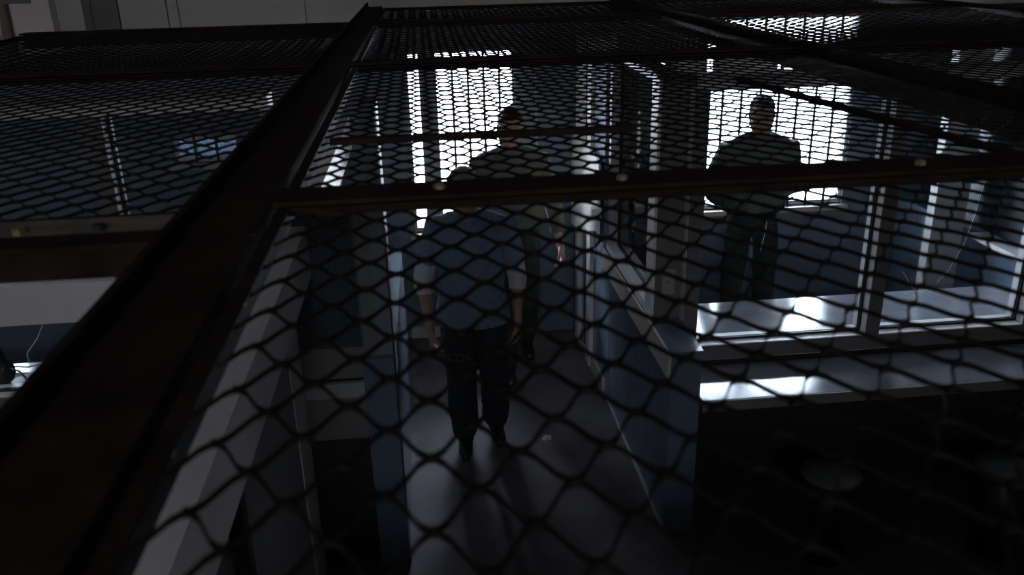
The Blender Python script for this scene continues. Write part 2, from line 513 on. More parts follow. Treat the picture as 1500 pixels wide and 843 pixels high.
wr = booth_window('window_7', 'white-framed booth glazing above the right counter', [1.245, 2.205, 3.06, 3.95], 0.80, 2.19, 3.86)
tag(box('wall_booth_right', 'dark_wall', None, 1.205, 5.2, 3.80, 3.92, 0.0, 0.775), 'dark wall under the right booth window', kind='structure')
# scratches on the right pane
def scratch_rim_stroke(parent, pts, r=0.0012):
    return MB().tube(pts, r, 5, caps=False).build('scratch_rim_stroke', 'scratch_rim_stroke', parent)
yy = 3.855
scratch_rim_stroke(wr, [(2.71, yy, 1.62), (2.69, yy, 1.45), (2.66, yy, 1.30), (2.60, yy, 1.16), (2.55, yy, 1.10)], 0.0015)
scratch_rim_stroke(wr, [(1.62, yy, 1.50), (1.615, yy, 1.42), (1.60, yy, 1.33)], 0.0015)
scratch_rim_stroke(wr, [(2.36, yy, 1.17), (2.40, yy, 1.11), (2.43, yy, 1.07)])
scratch_rim_stroke(wr, [(2.38, yy, 1.05), (2.50, yy, 1.06), (2.57, yy, 1.03)])

def counter(name, label, x0, x1, y0, y1, brackets):
    c = empty(name, (0, 0, 0), label, 'counter')
    box('worktop', 'counter', c, x0, x1, y0, y1, 0.72, 0.75, b=0.003)
    box('edge_strip', 'grey', c, x0, x1, y0 - 0.012, y0, 0.695, 0.749, b=0.003)
    for x in brackets:
        b = MB()
        yb = y1 if y0 < 3.86 else y0
        b.add([(x, y0 + 0.03, 0.72), (x, y1, 0.72), (x, y1, 0.48), (x + 0.02, y0 + 0.03, 0.72), (x + 0.02, y1, 0.72), (x + 0.02, y1, 0.48)],
              [(0, 1, 2), (5, 4, 3), (0, 3, 4, 1), (1, 4, 5, 2), (2, 5, 3, 0)])
        b.build('bracket', 'steel', c)
    return c
counter('booth_counter', 'polished counter on the near side of the right booth window, above the stools', 1.21, 5.1, 3.44, 3.79, (1.9, 2.75, 3.6))
ic = counter('inner_counter', 'polished counter behind the right booth glass, reflecting the guard window', 1.25, 3.42, 3.945, 4.58, ())
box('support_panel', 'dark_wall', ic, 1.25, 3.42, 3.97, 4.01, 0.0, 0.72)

# second half wall at the far side of the right booth
h2 = empty('wall_booth_far', (0, 0, 0), 'blue half wall with white ledge at the right end of the booth', kind='structure')
box('core', 'blue', h2, 3.44, 3.58, 4.10, BACK, 0, 0.97)
box('ledge', 'white', h2, 3.38, 3.62, 4.10, 4.86, 0.97, 1.0)
sc2 = empty('perforated_screen', (0, 0, 0), 'dark blue perforated screen standing on the white ledge, right edge', 'screen')
box('sheet', 'screen', sc2, 3.50, 3.52, 4.15, 5.3, 1.0, 2.15)
box('post', 'grey_light', sc2, 3.46, 3.56, 5.3, 5.36, 1.0, 2.19)
tag(box('trim_6', 'grey_light', None, 3.22, 3.44, 5.02, 5.1, 0.0, 2.19), 'grey pillar beyond the right pane of the booth window', kind='structure')

# ------------------------------------------------------------------ left side
lw = empty('wall_corridor_left', (0, 0, 0), 'white framed partition along the left of the corridor, grey panels and black mullion', kind='structure')
box('top_rail', 'white', lw, -0.68, -0.515, 0.2, 5.95, 1.485, 1.70)
box('panel', 'grey_light', lw, -0.66, -0.60, 0.2, 2.0, 0.0, 1.485)
box('panel', 'grey_light', lw, -0.66, -0.60, 2.05, 3.14, 0.0, 1.485)
box('mullion', 'gasket', lw, -0.62, -0.555, 2.0, 2.05, 0.0, 1.485)
box('end_post', 'white', lw, -0.70, -0.595, 3.14, 3.40, 0.0, 1.70)
box('rear_panel', 'grey', lw, -0.66, -0.60, 3.56, 5.95, 0.0, 1.485)

lf = empty('door_3', (0, 0, 0), 'grey booth door with dark perforated window and letter slot, left of the corridor', kind='structure')
box('leaf_lower', 'grey', lf, -0.62, -0.325, 3.44, 3.50, 0.69, 1.145)
box('leaf_upper', 'grey', lf, -0.62, -0.325, 3.44, 3.50, 1.745, 1.79)
box('leaf_stile', 'grey', lf, -0.325, -0.262, 3.44, 3.50, 0.69, 1.79)
box('screen_window', 'screen', lf, -0.62, -0.325, 3.455, 3.475, 1.145, 1.745)
box('screen_bead', 'blue', lf, -0.332, -0.322, 3.435, 3.44, 1.145, 1.745)
box('slot', 'gasket', lf, -0.60, -0.335, 3.436, 3.44, 0.985, 0.997)
box('slot_flap', 'grey_light', lf, -0.60, -0.335, 3.43, 3.44, 0.905, 0.975, b=0.003)
box('kick_panel', 'dark_wall', lf, -0.62, -0.325, 3.45, 3.50, 0.0, 0.69)
ps = empty('trim_7', (0, 0, 0), 'blue door post with bright metal edge, left of the walking men', kind='structure')
box('post', 'blue', ps, -0.335, -0.20, 3.40, 3.56, 0.0, 1.10)
box('post', 'blue_matte', ps, -0.262, -0.20, 3.44, 3.56, 1.10, 2.19)
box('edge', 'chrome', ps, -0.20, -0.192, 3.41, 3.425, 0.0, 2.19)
box('lit_side_face', 'white', ps, -0.20, -0.19, 3.44, 3.56, 1.0, 2.19)  # white puts the light on this blue post's side into colour
# rear left wall of the corridor
tag(box('wall_corridor_left_rear', 'blue', None, -0.335, -0.20, 3.56, 5.2, 0.0, 1.0), 'blue half wall behind the door post, left of the men', kind='structure')

wlft = booth_window('window_8', 'white-framed booth glazing at the left with a broad white transom', [-3.3, -1.385, -0.66], 0.80, 2.19, 3.82, mid=(1.215, 1.405))
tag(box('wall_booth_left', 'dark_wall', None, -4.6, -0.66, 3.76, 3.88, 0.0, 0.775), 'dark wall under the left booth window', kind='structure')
counter('booth_counter', 'bluish counter below the left booth window, nearest the left frame edge', -4.0, -0.70, 3.42, 3.745, (-1.4, -2.4))
ic2 = counter('inner_counter', 'polished counter behind the left booth glass, bright reflection on it', -4.0, -0.70, 3.90, 4.36, ())
box('support_panel', 'dark_wall', ic2, -4.0, -0.70, 3.92, 3.96, 0.0, 0.72)
yy = 3.81
scratch_rim_stroke(wlft, [(-1.80, yy, 1.19), (-1.84, yy, 1.12), (-1.90, yy, 1.05), (-1.90, yy, 1.0)], 0.0015)  # stroke on the glass paints the visitor's rim-lit outline
scratch_rim_stroke(wlft, [(-1.62, yy, 1.2), (-1.63, yy, 1.1), (-1.60, yy, 1.0), (-1.59, yy, 0.95)])  # second painted rim-light contour of the visitor
for k in range(6):
    scratch_rim_stroke(wlft, [(-1.55 + k * 0.015, yy, 1.05 + k * 0.012), (-1.50 + k * 0.016, yy, 1.11 + k * 0.012)])  # short strokes on the glass stand in for strands of hair

# telephone on the left counter
ph = empty('telephone', (-2.14, 4.04, 0.753), 'black telephone with upright handset behind the left booth glass, at the frame edge', 'telephone')
b = MB()
b.add([(-.17, -.10, 0), (.22, -.10, 0), (.22, .10, 0), (-.17, .10, 0), (-.14, -.07, .025), (.10, -.07, .03), (.08, .09, .05), (-.14, .09, .06)],
      [(3, 2, 1, 0), (4, 5, 6, 7), (0, 1, 5, 4), (1, 2, 6, 5), (2, 3, 7, 6), (3, 0, 4, 7)])
b.build('base', 'black', ph)
h = MB()
h.tube([(-.03, 0, .075), (-.01, -.01, .12), (-.02, -.01, .22), (-.04, 0, .30)], [.055, .045, .035, .03], 12)
h.ball((-.01, -.005, .11), (.065, .05, .07)).ball((-.04, -.0, .30), (.055, .045, .05))
h.build('handset', 'black', ph, True)
MB().tube([(.04, .0, .13), (.12, -.01, .125), (.19, -.01, .14), (.27, 0.0, .18), (.34, .05, .24)], 0.004, 6).build('cord', 'cord', ph, True)
MB().tube([(.04, -.02, .13), (.085, -.03, .115), (.105, -.03, .08), (.11, -.03, .045)], 0.005, 6).build('cord', 'cord', ph, True)

# ------------------------------------------------------------------ stools
def stool(loc, label):
    s = empty('fixed_stool', (loc[0], loc[1], 0), label, 'stool', 'fixed steel stools')
    MB().lathe(0, 0, [(0.03, .415), (0.125, .425), (0.135, .435), (0.137, .447), (0.13, .455), (0.05, .458)], 36).build('seat', 'stool_metal', s, True)
    MB().lathe(0, 0, [(0.085, .40), (0.085, .415), (0.03, .418)], 24).build('seat_plate', 'steel', s)
    MB().lathe(0, 0, [(0.047, .012), (0.047, .405)], 24).build('post', 'stool_metal', s, True)
    f = MB().lathe(0, 0, [(0.11, 0), (0.11, .012), (0.05, .014)], 28).build('floor_flange', 'steel', s)
    for k in range(4):
        a = PI / 4 + k * PI / 2
        MB().lathe(.085 * math.cos(a), .085 * math.sin(a), [(.01, .012), (.01, .02), (.004, .022)], 6).build('bolt', 'galv', f)
    return s
stool((1.77, 3.22), 'round steel stool nearest the half wall end, below the right counter')
stool((2.59, 3.15), 'round steel stool at the right frame edge, below the right counter')
sp = MB()
sp.add([(0, 0, 0.001), (.05, .005, .004), (.052, .04, .012), (.02, .055, .006), (-.005, .03, .002), (.025, .025, .016)],
       [(0, 1, 5), (1, 2, 5), (2, 3, 5), (3, 4, 5), (4, 0, 5), (0, 4, 3, 2, 1)])
so = sp.build('paper_scrap', 'paper')
so.location = (0.585, 4.40, 0)
tag(so, 'small crumpled paper scrap on the corridor floor', 'litter')

# ================================================================== THE MESH CEILING
PX = 0.068
def strand_mesh(length, P, sag):
    """One zigzag strand of expanded metal along X with a short bond at every knuckle."""
    hw_, hh = (0.0018 if P > 0.085 else 0.0016), 0.0024
    bond = 0.006 if P > 0.085 else 0.009
    run = (PX - 2 * bond) / 2
    pts = []
    x, lo = 0.0, True
    while x < length:
        y = 0.0 if lo else P / 2
        pts.append((x, y)); x += bond
        pts.append((min(x, length), y))
        y2 = P / 2 - y
        for t_, e_ in ((0.25, 0.17), (0.75, 0.83)):
            if x + run * t_ < length:
                pts.append((x + run * t_, y + (y2 - y) * e_))
        x += run
        lo = not lo
    vs, fs = [], []
    for i, (x, y) in enumerate(pts):
        yc = hw_ + y / (P / 2) * (P / 2 - 2 * hw_)
        u = x / length
        z = -sag * 4 * u * (1 - u)
        vs += [(x, yc - hw_, z - hh), (x, yc + hw_, z - hh), (x, yc + hw_, z + hh), (x, yc - hw_, z + hh)]
    for i in range(len(pts) - 1):
        for k in range(4):
            k2 = (k + 1) % 4
            fs.append((i * 4 + k, i * 4 + k2, i * 4 + 4 + k2, i * 4 + 4 + k))
    e = (len(pts) - 1) * 4
    fs += [(3, 2, 1, 0), (e, e + 1, e + 2, e + 3)]
    return MB().add(vs, fs).mesh('wire_strand', 'wire')

def mesh_panel(x0, x1, y0, y1, P, label, sag=0.0):
    o = empty('mesh_ceiling_panel', (x0, y0, MESH_Z), label, 'mesh panel', 'expanded metal panels of the cage ceiling')
    W, D = x1 - x0, y1 - y0
    fw = 0.034
    # angle-iron frame members (flat flange plus hanging lip)
    def member(ax0, ax1, ay0, ay1, lipbox):
        q = MB().box(ax0, ax1, ay0, ay1, 0.003, 0.007)
        q.box(*lipbox)
        return q.build('frame_member', 'steel', o)
    member(0, W, 0, fw, (0, W, 0, 0.004, -0.014, 0.003))
    member(0, W, D - fw, D, (0, W, D - 0.004, D, -0.014, 0.003))
    member(0, 0.018, fw, D - fw, (0, 0.004, 0, D, -0.02, 0.003))
    member(W - 0.018, W, fw, D - fw, (W - 0.004, W, 0, D, -0.02, 0.003))
    me = strand_mesh(W - 0.05, P, sag)
    n = int((D - 0.03) / (P / 2))
    for j in range(n):
        v = (j + 0.5) / n
        part('wire_strand', me, o, (0.008 + (j % 2) * PX / 2, 0.014 + j * P / 2, -sag * 2.0 * 4 * v * (1 - v)))
    return o
XL = (-1.96, -0.353); XC = (-0.226, 1.267); XR = (1.358, 2.912); XF = (3.006, 4.57)
YR = [(-0.80, 1.288), (1.304, 2.93), (2.99, 4.62), (4.695, 5.94)]
mesh_panel(*XC, *YR[0], 0.09, 'nearest mesh panel, over the front of the corridor')
mesh_panel(*XR, *YR[0], 0.09, 'nearest mesh panel on the right, over the stools')
mesh_panel(*XL, 1.235, 2.93, 0.076, 'left mesh panel with the bolted grey front flange')
mesh_panel(*XC, *YR[1], 0.0735, 'mesh panel over the walking men, bright window showing through', 0.003)
mesh_panel(*XR, *YR[1], 0.0735, 'mesh panel right of the slanting beam, over the booth', 0.007)
mesh_panel(*XL, *YR[2], 0.0735, 'far left mesh panel below the hall wall', 0.008)
mesh_panel(*XC, *YR[2], 0.0735, 'third mesh panel along the corridor, just beyond the bright window', 0.008)
mesh_panel(*XR, *YR[2], 0.0735, 'sagging mesh panel beyond the second cross beam on the right', 0.011)
mesh_panel(*XF, *YR[2], 0.0735, 'mesh panel at the far right edge', 0.008)
mesh_panel(*XC, *YR[3], 0.0735, 'farthest mesh panel at the top centre of the frame', 0.012)
mesh_panel(*XR, *YR[3], 0.0735, 'farthest mesh panel at the top right', 0.012)

# main beams
ZT = MESH_Z + 0.009
def long_beam(x0, x1, y0, y1, label, ridge=True):
    o = empty('steel_beam', (0, 0, 0), label, 'beam', 'steel beams of the cage ceiling')
    box('top_flange', 'steel', o, x0, x1, y0, y1, ZT, ZT + 0.007, b=0.0015)
    if ridge:
        box('ridge', 'steel', o, x0 + 0.014, x0 + 0.024, y0, y1, ZT + 0.007, ZT + 0.034)
    box('hanging_web', 'steel', o, x1 - 0.009, x1, y0, y1, ZT - 0.0735, ZT)
    box('hanging_web', 'steel', o, x0, x0 + 0.009, y0, y1, ZT - 0.066, ZT)
    return o
lb = long_beam(-0.349, -0.234, -0.84, 5.96, 'brown steel beam running the length of the ceiling on the left')
rb = long_beam(1.271, 1.354, -0.84, 5.96, 'dark steel beam slanting across the upper right')
fb = long_beam(2.916, 3.002, 2.95, 5.96, 'dark steel beam far right at the top edge', False)
def cross_beam(x0, x1, y0, y1, label, lip=0.016):
    o = empty('cross_beam', (0, 0, 0), label, 'beam', 'steel beams of the cage ceiling')
    box('top_flange', 'steel', o, x0, x1, y0, y1, ZT + 0.001, ZT + 0.008, b=0.0015)
    box('hanging_web', 'steel', o, x0, x1, (y0 + y1) / 2 - 0.004, (y0 + y1) / 2 + 0.004, ZT - lip, ZT + 0.001)
    return o
LX0, LX1 = -0.232, 1.269
c1 = cross_beam(LX0, LX1, 1.253, 1.338, 'thick near cross beam hiding the front man\'s face')
cross_beam(1.356, 2.914, 1.253, 1.338, 'near cross beam continuing right of the slanting beam')
cross_beam(LX0, LX1, 2.916, 3.002, 'second cross beam above the bright window')
cross_beam(1.356, 2.914, 2.916, 3.002, 'second cross beam, right of the slanting beam')
cross_beam(LX0, LX1, 4.612, 4.70, 'third cross beam near the top centre')
cross_beam(1.356, 2.914, 4.612, 4.70, 'third cross beam near the top right corner')
cross_beam(-1.96, -0.351, 2.916, 3.002, 'cross beam halfway along the left mesh')
cross_beam(-1.96, -0.351, 4.615, 4.70, 'cross beam ending the left mesh below the hall wall', 0.065)
le = cross_beam(-1.96, -0.351, 1.094, 1.15, 'left front beam above the open bay, with row of bolts', 0.045)
box('grey_flange', 'galv', le, -1.95, -0.36, 1.152, 1.233, ZT, ZT + 0.005)
for k in range(11):
    x = -0.45 - k * 0.105
    MB().lathe(x, 1.172, [(.009, ZT + .005), (.009, ZT + .013), (.005, ZT + .015)], 6).build('bolt', 'brass' if k == 1 else 'gasket', le)
# braces lying on the mesh
b1 = MB().box(-0.19, 0.42, 1.703, 1.725, MESH_Z + 0.004, MESH_Z + 0.016).build('cross_brace', 'steel')
tag(b1, 'thin flat bar lying across the mesh in front of the bright window', 'brace')
q = MB()
A, B_ = Vector((0.842, 2.28, MESH_Z + 0.014)), Vector((0.985, 1.34, MESH_Z + 0.014))
q.tube([A, (A + B_) / 2, B_], 0.008, 10)
b2 = q.build('diagonal_brace', 'steel', None, True)
tag(b2, 'round rod slanting across the mesh in front of the guard window', 'brace')
# bolts on the beams
for y in (0.98, 1.58, 0.65):
    MB().tube([(-0.234, y, ZT - .034), (-0.2275, y, ZT - .034)], 0.009, 6, caps=False).build('bolt', 'brass', lb)
MB().tube([(-0.349, 0.94, ZT - .02), (-0.367, 0.94, ZT - .02)], 0.009, 8, caps=False).build('bolt', 'gasket', lb)
for x in (0.015, 0.30, 0.79):
    MB().lathe(x, 1.29, [(.009, ZT + .008), (.009, ZT + .014), (.005, ZT + .016)], 6).build('bolt', 'pipe', c1)

# ================================================================== PEOPLE
DG = None
def remesh(mb, name, material, voxel, smooth_it=3, fold=0.0, fold_scale=9.0, fold_seed=0.0):
    """Union of overlapping volumes as one continuous surface."""
    me = mb.mesh(name + '_raw', None)
    tmp = bpy.data.objects.new('tmp', me)
    COL.objects.link(tmp)
    m = tmp.modifiers.new('r', 'REMESH')
    m.mode = 'VOXEL'
    m.voxel_size = voxel
    s = tmp.modifiers.new('s', 'SMOOTH')
    s.factor = 0.5
    s.iterations = smooth_it
    dg = bpy.context.evaluated_depsgraph_get()
    out = bpy.data.meshes.new_from_object(tmp.evaluated_get(dg))
    bpy.data.objects.remove(tmp)
    bpy.data.meshes.remove(me)
    out.name = name
    if fold:
        nrm = [v.normal.copy() for v in out.vertices]
        for v, nn in zip(out.vertices, nrm):
            p = v.co
            f = noise.noise(Vector((p.x * fold_scale + fold_seed, p.y * fold_scale, p.z * fold_scale * 0.6 + fold_seed)))
            g = abs(noise.noise(Vector((p.x * fold_scale * 1.7, p.y * fold_scale * 1.7 + fold_seed, p.z * fold_scale * 1.1))))
            v.co = p + nn * (fold * f - fold * 0.9 * g)
    out.materials.clear()
    out.materials.append(M[material])
    out.polygons.foreach_set('use_smooth', [True] * len(out.polygons))
    return out

def lerp(a, b, t):
    return Vector(a).lerp(Vector(b), t)

def hand(mb, wrist, direction, palm_n, side, curl=0.5, s=1.0):
    """Palm, four fingers and a thumb. direction = forearm axis, palm_n = normal out of the palm, side = +1/-1 thumb side."""
    d = Vector(direction).normalized()
    n = Vector(palm_n)
    n = (n - d * n.dot(d)).normalized()
    t = d.cross(n).normalized() * side      # towards the thumb
    w = Vector(wrist)
    mb.tube([w - d * .03, w, w + d * .02 * s], [.027 * s, .026 * s, .027 * s], 12)
    for k in range(4):                       # palm as four metacarpal rods
        off = t * (0.030 - 0.020 * k) * s
        mb.tube([w + off * .55 + d * .01 * s, w + off * .85 + d * .05 * s, w + off + d * .088 * s], [.016 * s, .0155 * s, .0125 * s], 10)
    lens = (.072, .080, .074, .058)
    for k in range(4):
        off = t * (0.031 - 0.0207 * k) * s
        p0 = w + off + d * .086 * s
        a = 0.25 + curl * 0.55
        L = lens[k] * s
        d1 = (d * math.cos(a) + n * math.sin(a))
        p1 = p0 + d1 * L * .45
        d2 = (d * math.cos(a * 2.0) + n * math.sin(a * 2.0))
        p2 = p1 + d2 * L * .32
        d3 = (d * math.cos(a * 2.7) + n * math.sin(a * 2.7))
        p3 = p2 + d3 * L * .23
        mb.tube([p0, p1, p2, p3], [.0098 * s, .0093 * s, .0085 * s, .0075 * s], 8)
    tb = w + t * .024 * s + d * .025 * s + n * .006 * s
    t1 = tb + (t * .55 + d * .75 + n * .35).normalized() * .040 * s
    t2 = t1 + (t * .20 + d * .9 + n * .40).normalized() * .030 * s
    t3 = t2 + (d * .95 + n * .45).normalized() * .022 * s
    mb.tube([tb, t1, t2, t3], [.015 * s, .0125 * s, .0105 * s, .009 * s], 8)

def head_shape(mb, c, R, s=1.0):
    """c = centre of the skull; R = 3x3 rotation (faces -Y when identity)."""
    c = Vector(c)
    def P(x, y, z): return c + R @ Vector((x * s, y * s, z * s))
    mb.ball(P(0, 0.012, 0.028), (.076 * s, .095 * s, .088 * s), 20, R)      # cranium
    mb.ball(P(0, -0.022, -0.035), (.064 * s, .070 * s, .082 * s), 18, R)    # face
    mb.ball(P(0, -0.050, -0.095), (.036 * s, .034 * s, .026 * s), 12, R)    # chin
    mb.tube([P(-.058, 0.005, -.055), P(-.04, -.045, -.092)], [.022 * s, .02 * s], 10)
    mb.tube([P(.058, 0.005, -.055), P(.04, -.045, -.092)], [.022 * s, .02 * s], 10)
    mb.tube([P(0, -.090, .005), P(0, -.104, -.022), P(0, -.108, -.036)], [.009 * s, .012 * s, .014 * s], 10)   # nose
    mb.ball(P(-.013, -.096, -.040), (.011 * s, .012 * s, .009 * s), 10, R)
    mb.ball(P(.013, -.096, -.040), (.011 * s, .012 * s, .009 * s), 10, R)
    mb.tube([P(-.045, -.072, .018), P(-.015, -.088, .022), P(.015, -.088, .022), P(.045, -.072, .018)], .011 * s, 8)  # brow
    mb.tube([P(-.024, -.083, -.066), P(0, -.091, -.064), P(.024, -.083, -.066)], .0075 * s, 8)   # upper lip
    mb.tube([P(-.020, -.082, -.077), P(0, -.089, -.078), P(.020, -.082, -.077)], .008 * s, 8)    # lower lip
    for sx in (-1, 1):
        mb.tube([P(.016 * sx, -.078, .007), P(.030 * sx, -.082, .010), P(.044 * sx, -.074, .006)], .0062 * s, 8)   # upper lid
        mb.tube([P(.018 * sx, -.077, -.012), P(.030 * sx, -.080, -.014), P(.042 * sx, -.073, -.011)], .0055 * s, 8)  # lower lid
        mb.ball(P(.046 * sx, -.055, -.018), (.024 * s, .022 * s, .018 * s), 10, R)  # cheekbones
        mb.ball(P(.078 * sx, .012, -.012), (.008 * s, .019 * s, .032 * s), 12, R)   # ears
        mb.ball(P(.074 * sx, .008, -.030), (.008 * s, .012 * s, .014 * s), 10, R)

def person(loc, label, J, kit, group=None):
    """J: joint positions in local metres, facing -Y. kit: garment choices."""
    o = empty('person', loc, label, 'person', group)
    V = {k: Vector(v) for k, v in J.items() if k not in ('head_pitch', 'head_yaw', 'lean')}
    s = J.get('s', 1.0) if False else 1.0
    Rh = Matrix.Rotation(J.get('head_yaw', 0), 3, 'Z') @ Matrix.Rotation(J.get('head_pitch', 0), 3, 'X')
    pel, chest, neck, head = V['pelvis'], V['chest'], V['neck'], V['head']
    body = MB()
    # trunk as stacked ellipses from pelvis to neck base
    def trunk(mb, g, z_from=-0.1, hem=None):
        ax = neck - pel
        prof = [(-.06, .150, .105), (0.05, .168, .118), (0.22, .155, .108), (0.42, .158, .112), (0.62, .178, .122), (0.78, .180, .115), (0.90, .135, .090), (0.98, .075, .070), (1.04, .055, .058)]
        rings = []
        for t, rx, ry in prof:
            c = pel + ax * t
            if 0.2 < t < 0.9:
                mid = lerp(pel, neck, t)
                k = 1 - abs(t - .6) / .6
                c = c + (chest - lerp(pel, neck, .65)) * max(0, k)
            rings.append((c.x, c.y, c.z, rx + g, ry + g))
        if hem:
            rings = [(pel.x, pel.y, hem, .190 + g, .135 + g)] + [r for r in rings if r[2] > hem + 0.16]
        mb.loft(rings, 28)
    trunk(body, -0.022)
    body.tube([neck - Vector((0, 0, .05)), lerp(neck, head, .5), head + Vector((0, 0.01, -.03))], [.062, .056, .056], 14)
    head_shape(body, head, Rh)
    for sd in ('l', 'r'):
        sh, el, wr_ = V['sh_' + sd], V['el_' + sd], V['wr_' + sd]
        body.tube([lerp(sh, chest + Vector((0, 0, .05)), .35), sh, lerp(sh, el, .4), el, lerp(el, wr_, .35), wr_], [.055, .052, .045, .037, .037, .024], 14)
        d = (wr_ - el).normalized()
        px = 1 if sd == 'l' else -1          # l = person's left = +X in local view
        hand(body, wr_ + d * .012, d, Vector((-px, 0.0, 0.1)), -1 if px > 0 else 1, J_curl(kit, sd))
        hip, kn, an = V['hip_' + sd], V['kn_' + sd], V['an_' + sd]
        body.tube([hip + Vector((0, 0, .03)), lerp(hip, kn, .4), kn, lerp(kn, an, .3), an], [.066, .066, .052, .052, .038], 14)
        toe = V['toe_' + sd]
        body.tube([an + Vector((0, 0.01, -.03)), lerp(an, toe, .5) + Vector((0, 0, -.02)), toe], [.034, .032, .024], 10)
    me = remesh(body, 'body', kit['skin'], 0.005, 2)
    part('body', me, o)
    # eyes
    for sx in (-1, 1):
        e = MB()
        ce = head + Rh @ Vector((.030 * sx, -.0735, -0.001))
        e.ball(ce, .0112, 12)
        eo = e.build('eye', 'eye', o, True)
        MB().ball(ce + Rh @ Vector((0, -.0062, 0)), .0064, 10).build('iris', 'iris', eo, True)
    # hair: cap over the cranium
    hr = MB()
    def P(x, y, z): return head + Rh @ Vector((x, y, z))
    hr.ball(P(0, .022, .038), (.082, .094, .086), 20, Rh)
    hr.ball(P(0, .055, .0), (.074, .062, .085), 16, Rh)
    hr.ball(P(0, -.045, .082), (.058, .04, .03), 14, Rh)
    if kit.get('long_hair'):
        for sx in (-1, 1):
            hr.tube([P(.06 * sx, .02, .05), P(.085 * sx, .0, -.08), P(.09 * sx, -.06, -.22), P(.07 * sx, -.10, -.32)], [.035, .032, .028, .012], 10)
    part('hair', remesh(hr, 'hair', kit['hair'], 0.007, 2, 0.004, 40), o)
    # undershirt
    if kit.get('undershirt'):
        u = MB()
        for sd in ('l', 'r'):
            sh, el, wr_ = V['sh_' + sd], V['el_' + sd], V['wr_' + sd]
            end = lerp(el, wr_, kit.get('under_len', .3))
            u.tube([lerp(sh, el, .25), lerp(sh, el, .6), el, lerp(el, end, .7), end], [.066, .062, .055, .051, .049], 16, caps=False)
        u.loft([(neck.x, neck.y, neck.z - .06, .10, .088), (neck.x, neck.y - .005, neck.z - .02, .082, .078), (neck.x, neck.y - .005, neck.z + .005, .068, .070)], 24)
        part('undershirt', remesh(u, 'undershirt', kit['undershirt'], 0.006, 2, 0.006, 26, 3.1), o)
    # shirt
    t = MB()
    trunk(t, 0.026, hem=kit['hem'])
    L = kit.get('sleeve', .6)
    for sd in ('l', 'r'):
        sh, el, wr_ = V['sh_' + sd], V['el_' + sd], V['wr_' + sd]
        a = [lerp(sh, chest + Vector((0, 0, .08)), .45), sh]
        r = [.088, .078]
        if L <= 1:
            a += [lerp(sh, el, L * .55), lerp(sh, el, L)]
            r += [.076, .079]
        else:
            e2 = lerp(el, wr_, L - 1)
            a += [lerp(sh, el, .5), el, lerp(el, e2, .5), e2]
            r += [.070, .060, .055, .047]
        t.tube(a, r, 18, caps=False)
        t.tube([lerp(sh, neck, .1) + Vector((0, 0, .015)), lerp(sh, neck, .75) + Vector((0, 0, .012))], [.055, .05], 12)
    sm = remesh(t, 'shirt', kit['shirt'], 0.007, 4, 0.011, 11, kit.get('seed', 0))
    part('tunic' if kit.get('undershirt') else 'shirt', sm, o)
    # trousers
    p = MB()
    p.loft([(pel.x, pel.y, pel.z - .10, .158, .125), (pel.x, pel.y, pel.z, .172, .126), (pel.x, pel.y, pel.z + .09, .165, .120)], 26)
    wd = kit.get('leg_w', 1.0)
    for sd in ('l', 'r'):
        hip, kn, an = V['hip_' + sd], V['kn_' + sd], V['an_' + sd]
        end = lerp(kn, an, .97)
        p.tube([hip + Vector((0, 0, .02)), lerp(hip, kn, .35), kn, lerp(kn, an, .35), lerp(kn, an, .72), lerp(kn, an, .86), end],
               [.095 * wd, .092 * wd, .078 * wd, .076 * wd, .078 * wd, .073 * wd, .066 * wd], 18, caps=False)
    tm = remesh(p, 'trousers', kit['trousers'], 0.007, 3, 0.010, 12, kit.get('seed', 0) + 5)
    part('trousers', tm, o)
    if kit.get('belt'):
        MB().loft([(pel.x, pel.y, pel.z + .06, .188, .140), (pel.x, pel.y, pel.z + .105, .186, .138)], 30).build('belt', 'leather', o, True)
    for sd in ('l', 'r'):
        an, toe = V['an_' + sd], V['toe_' + sd]
        q = MB()
        f = Vector((toe.x - an.x, toe.y - an.y, 0)).normalized()
        heel = an - f * .045
        zb = min(an.z - .055, toe.z)
        q.tube([an + Vector((0, 0, .02)), Vector((an.x, an.y, an.z - .03)) + f * .01], [.048, .05], 14)
        q.tube([Vector((heel.x, heel.y, an.z - .045)), Vector((an.x, an.y, an.z - .045)) + f * .05, toe - f * .03 + Vector((0, 0, .004)), toe + Vector((0, 0, .0))], [.040, .044, .043, .032], 14)
        so_ = remesh(q, 'shoe', 'leather', 0.006, 2)
        mz = min(v.co.z for v in so_.vertices)
        for v in so_.vertices:                        # flat sole
            if an.z < .2:
                v.co.z = max(v.co.z, 0.002) if mz < 0.02 else v.co.z
        part('shoe', so_, o)
    return o, sm, tm

def J_curl(kit, sd):
    return kit.get('curl', .5)

# ---- front man: blue tunic over pale sleeves, walking towards the camera, head bowed
man1, sm1, tm1 = person((0.2, 4.42, 0), 'man in blue tunic over pale sleeves walking down the corridor, head bowed',
    dict(pelvis=(0, 0.02, .90), chest=(0, -.01, 1.22), neck=(-.005, -.03, 1.43), head=(-.025, -.075, 1.575), head_pitch=.32, head_yaw=0.1,
         sh_r=(-.185, -.01, 1.355), el_r=(-.265, .03, 1.06), wr_r=(-.245, -.05, .81),
         sh_l=(.19, -.01, 1.335), el_l=(.255, .03, 1.05), wr_l=(.245, -.04, .82),
         hip_r=(-.085, .02, .86), kn_r=(-.085, -.075, .47), an_r=(-.075, -.02, .095), toe_r=(-.085, -.19, .045),
         hip_l=(.085, .02, .86), kn_l=(.105, -.03, .46), an_l=(.115, .10, .095), toe_l=(.12, -.07, .045)),
    dict(skin='skin_dark', hair='hair_grey', undershirt='undershirt', under_len=.32, shirt='tunic', hem=.80, sleeve=.62, trousers='denim', leg_w=1.1, seed=1.3, curl=.5))
